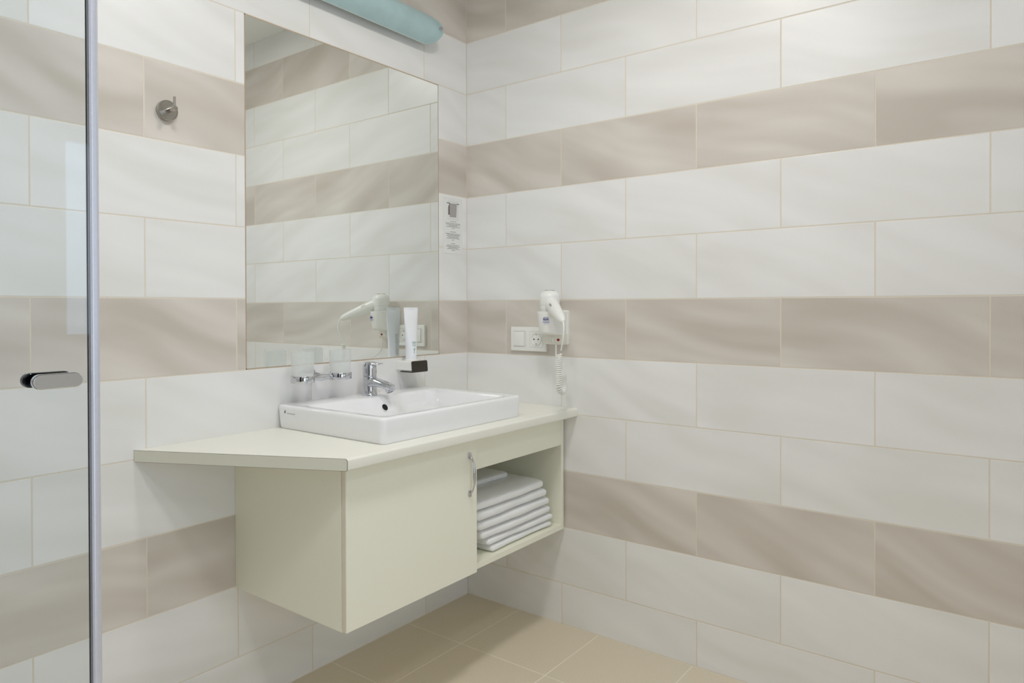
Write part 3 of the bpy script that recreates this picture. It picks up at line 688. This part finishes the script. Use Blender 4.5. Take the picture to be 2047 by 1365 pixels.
# cord: straight lead, spiral, tail back to the holder
CT = Vector((-0.1686, -0.5406, 0.9760))
bm = bmesh.new()
lead = bez(he-hdir*0.004, he+hdir*0.016+Vector((0, 0, -0.006)), (-0.184, -0.570, 1.030), CT+Vector((0.008, -0.004, 0.012)), 18)
tail = bez((-0.0820, -0.5000, 0.8990), (-0.066, -0.484, 0.915), (-0.042, -0.448, 0.925), (-0.0400, -0.4450, 0.965), 16) + [Vector((-0.040, -0.445, 0.9978))]
tube(bm, lead, 0.0027, 10); mk('lead_cord', bm, 'plastic', t, smooth=True)
bm = bmesh.new(); tube(bm, tail, 0.0027, 10); mk('tail_cord', bm, 'plastic', t, smooth=True)
axis = [CT+Vector((0, 0, -0.098*k/40)) for k in range(40)] + bez(CT+Vector((0, 0, -0.098)), CT+Vector((0.000, 0, -0.130)), (-0.122, -0.530, 0.8360), (-0.1040, -0.5200, 0.868), 22) + bez((-0.1040, -0.5200, 0.868), (-0.098, -0.517, 0.880), (-0.088, -0.508, 0.890), (-0.082, -0.500, 0.899), 7)[1:]
acc = [0.0]
for a, b in zip(axis[:-1], axis[1:]): acc.append(acc[-1]+(b-a).length)
F = frames(axis); total = acc[-1]; turns = 34; path = []
N = turns*14; j = 0
for i in range(N+1):
    s = total*i/N
    while j < len(acc)-2 and acc[j+1] < s: j += 1
    q = (s-acc[j])/max(1e-9, acc[j+1]-acc[j])
    p = F[j][0].lerp(F[j+1][0], q); n1 = F[j][2].lerp(F[j+1][2], q); n2 = F[j][3].lerp(F[j+1][3], q)
    a = 2*math.pi*turns*i/N
    path.append(p+(n1*math.cos(a)+n2*math.sin(a))*0.0086)
bm = bmesh.new(); tube(bm, path, 0.0022, 7); mk('spiral_cord', bm, 'plastic', t, smooth=True, label='white coiled cord')

# ------------------------------------------------------------------ mirror lamp with bent frosted glass
lx0, lx1, lz, lh = -0.9150, -0.2080, 2.1320, 0.0545
t = thing('mirror_lamp', 'unlit wall lamp with curved frosted teal glass above the mirror', 'wall lamp', ((lx0+lx1)/2, 0, lz))
def lamp_rings(off, n=20, sh=0.0):
    out = []
    for k in range(n+1):
        v = -1+2*k/n; v2 = math.sin(v*math.pi/2)
        ex = lh*1.12*(1-math.sqrt(max(0, 1-v2*v2)))
        y = -(0.029+0.036*(1-v2*v2))-off
        out.append((v2, lx0+ex+sh, lx1-ex-sh, y))
    return out
bm = bmesh.new()
NXL = 28
def sheet(off):
    rows = []
    for v2, a, b, y in lamp_rings(off): rows.append([Vector((a+(b-a)*i/NXL, y, lz+v2*lh)) for i in range(NXL+1)])
    return rows
fr_, bk_ = sheet(0.006), sheet(0.0)
vf = [[bm.verts.new(p) for p in r] for r in fr_]; vb = [[bm.verts.new(p) for p in r] for r in bk_]
for g in (vf, vb):
    for a, b in zip(g[:-1], g[1:]):
        for i in range(NXL): bm.faces.new((a[i], a[i+1], b[i+1], b[i]))
glass = mk('lamp_glass', bm, 'lamp_glass', t, smooth=True, label='curved frosted teal glass')
bm = bmesh.new()
out_f = [fr_[0][i] for i in range(NXL+1)] + [r[-1] for r in fr_[1:-1]] + [fr_[-1][i] for i in range(NXL, -1, -1)] + [r[0] for r in fr_[-2:0:-1]]
out_b = [bk_[0][i] for i in range(NXL+1)] + [r[-1] for r in bk_[1:-1]] + [bk_[-1][i] for i in range(NXL, -1, -1)] + [r[0] for r in bk_[-2:0:-1]]
vA = [bm.verts.new(p) for p in out_f]; vB = [bm.verts.new(p) for p in out_b]
for i in range(len(vA)):
    q = (i+1) % len(vA)
    if (vA[i].co-vA[q].co).length > 1e-6: bm.faces.new((vA[i], vA[q], vB[q], vB[i]))
mk('glass_edge', bm, 'lamp_edge', glass, label='pale polished glass edge')
bm = bmesh.new(); box(bm, (lx0+0.08, -0.022, lz-0.026), (lx1-0.08, -0.0002, lz+0.026), 0.004); mk('base_plate', bm, 'plastic', t)
for xx in (lx0+0.018, lx1-0.018):
    bm = bmesh.new(); tube(bm, [(xx, -0.0002, lz+0.002), (xx, -0.063, lz+0.002)], 0.0040, 16); mk('stand_off', bm, 'chrome', t, smooth=True)
    bm = bmesh.new(); lathe(bm, [(0.0066, 0.0705), (0.0066, 0.0775), (0.0058, 0.0785), (0.0003, 0.0788)], (xx, 0, lz+0.002), (0, -1, 0), 24); mk('screw_cap', bm, 'chrome', t, smooth=True)
bm = bmesh.new(); tube(bm, [(lx0+0.10, -0.034, lz), (lx1-0.10, -0.034, lz)], 0.008, 16); mk('light_tube', bm, 'plastic', t, smooth=True)

# ------------------------------------------------------------------ shower door
GYD = -0.9220; SX0, SX1 = -1.7388, -1.7281
t = thing('shower_door', 'clear glass shower door with aluminium edge strip and chrome pull', 'shower door', (-2.1, GYD, 0.02))
bm = bmesh.new(); box(bm, (RX+0.03, GYD-0.003, 0.02), (SX0+0.004, GYD+0.003, 2.02)); mk('glass_pane', bm, 'glass', t)
bm = bmesh.new()
sec = rrect((SX0+SX1)/2, GYD, (SX1-SX0)/2, 0.0050, 0.0035, 6)
loft(bm, [[Vector((x, y, z)) for x, y in sec] for z in (0.015, 2.025)]); mk('edge_strip', bm, 'alu', t, smooth=True, label='satin aluminium edge strip')
bm = bmesh.new(); box(bm, (SX0-0.0003, GYD+0.0016, 0.018), (SX0+0.0006, GYD+0.0045, 2.022)); mk('edge_gasket', bm, 'black', t)
bm = bmesh.new(); box(bm, (RX+0.0005, GYD-0.014, 0.015), (RX+0.034, GYD+0.014, 2.025), 0.003); mk('wall_profile', bm, 'alu', t)
pxc, pzc, pw, ph = -1.7771, 1.0500, 0.0246, 0.0082
for ya, yb, nm in ((-0.9410, -0.9330, 'front'), (-0.9110, -0.9030, 'rear')):
    bm = bmesh.new()
    def pill(s, y): return [Vector((x, y, z)) for x, z in rrect(pxc, pzc, pw-s, ph-s, ph-s-0.0001, 10)]
    loft(bm, [pill(0.0012, ya), pill(0.0003, ya+0.0006), pill(0.0, ya+0.0016), pill(0.0, yb-0.0010), pill(0.0008, yb)])
    o = mk('door_pull', bm, 'chrome' if nm == 'front' else 'dark_chrome', t, label=('chrome pill-shaped pull on the near side of the glass' if nm == 'front' else 'dark pill-shaped pull on the far side of the glass'))
    y0, y1 = (yb-0.001, GYD-0.003) if nm == 'front' else (GYD+0.003, ya+0.001)
    bm = bmesh.new(); tube(bm, [(pxc+0.010, y0, pzc), (pxc+0.010, y1, pzc)], 0.0062, 20); mk('pull_stem', bm, 'chrome', o, smooth=True)

# ------------------------------------------------------------------ folded towels in the niche
def towel(label, x0, x1, y0, y1, z0, z1, seed, tilt=0.0, sag=0.0, name='folded_towel', rnd=1.0):
    rs = random.Random(seed); th = z1-z0
    NXT, NA = 40, 44
    cy, hy = (y0+y1)/2, (y1-y0)/2
    ph_ = [rs.uniform(0, 6.28) for _ in range(6)]
    rings = []
    for i in range(NXT+1):
        s = -1+2*i/NXT
        s_ = math.copysign(1-(1-abs(s))**1.6, s)
        x = (x0+x1)/2+(x1-x0)/2*s_
        e = min(1.0, (1-abs(s_))*(x1-x0)/2/(th*0.48*rnd)); k = math.sqrt(max(0.0, 1-(1-e)**2))
        k = max(k, 0.02)
        rg = []
        for j in range(NA):
            a = 2*math.pi*j/NA
            c_, s2 = math.cos(a), math.sin(a)
            p_ = 0.38
            yy = math.copysign(abs(c_)**(p_*0.8), c_); zz = math.copysign(abs(s2)**(p_*1.15), s2)
            # rounded fold at the front, same at the back
            hyk = hy-(1-k)*th*0.35
            wob = 0.0010*math.sin(3*x/0.1+ph_[0])+0.0006*math.sin(7*x/0.1+ph_[1]+j*0.2)
            fy_ = 0.0024*math.sin(1.6*x/0.1+ph_[2])+0.0010*math.sin(4*x/0.1+ph_[3])
            y = cy+yy*(hyk)+ (fy_ if c_ < 0 else 0)
            z = (z0+z1)/2+zz*(th/2-0.0006)*k+wob*(0.0 if zz < 0 else 0.35)+tilt*(x-(x0+x1)/2)+sag*(1-s_*s_)
            rg.append(Vector((x, y, z)))
        rings.append(rg)
    bm = bmesh.new(); loft(bm, rings)
    for v in bm.verts:
        v.co.z += rs.uniform(-0.0004, 0.0004); v.co.y += rs.uniform(-0.0004, 0.0004)
    o = mk(name, bm, 'terry', None, ((x0+x1)/2, (y0+y1)/2, z0), smooth=True)
    tag(o, label, 'towel', 'white towels stacked in the vanity niche'); return o
Zs = 0.3645
towel('folded white towel at the very bottom of the stack in the niche', -0.398, -0.062, -0.4400, -0.120, Zs+0.0006, 0.3865, 1)
towel('second folded white towel from the bottom of the stack in the niche', -0.412, -0.0500, -0.4380, -0.110, 0.3862, 0.4095, 2)
towel('third folded white towel from the bottom of the stack in the niche', -0.440, -0.0545, -0.4370, -0.105, 0.4092, 0.4390, 3)
towel('third folded white towel from the top of the stack in the niche', -0.452, -0.0630, -0.4370, -0.100, 0.4387, 0.4710, 4)
towel('second folded white towel from the top of the stack in the niche', -0.462, -0.0800, -0.4360, -0.100, 0.4707, 0.5035, 5)
t_top = towel('topmost folded white towel of the stack, with a narrower fold on top', -0.466, -0.0960, -0.4350, -0.095, 0.5032, 0.5365, 6)
fl = towel('x', -0.470, -0.1500, -0.3150, -0.100, 0.5340, 0.5580, 8, name='top_fold')
for k in ('label', 'category', 'group'): del fl[k]
og = ORG[t_top]; fl.location = fl.location-t_top.location; fl.parent = t_top
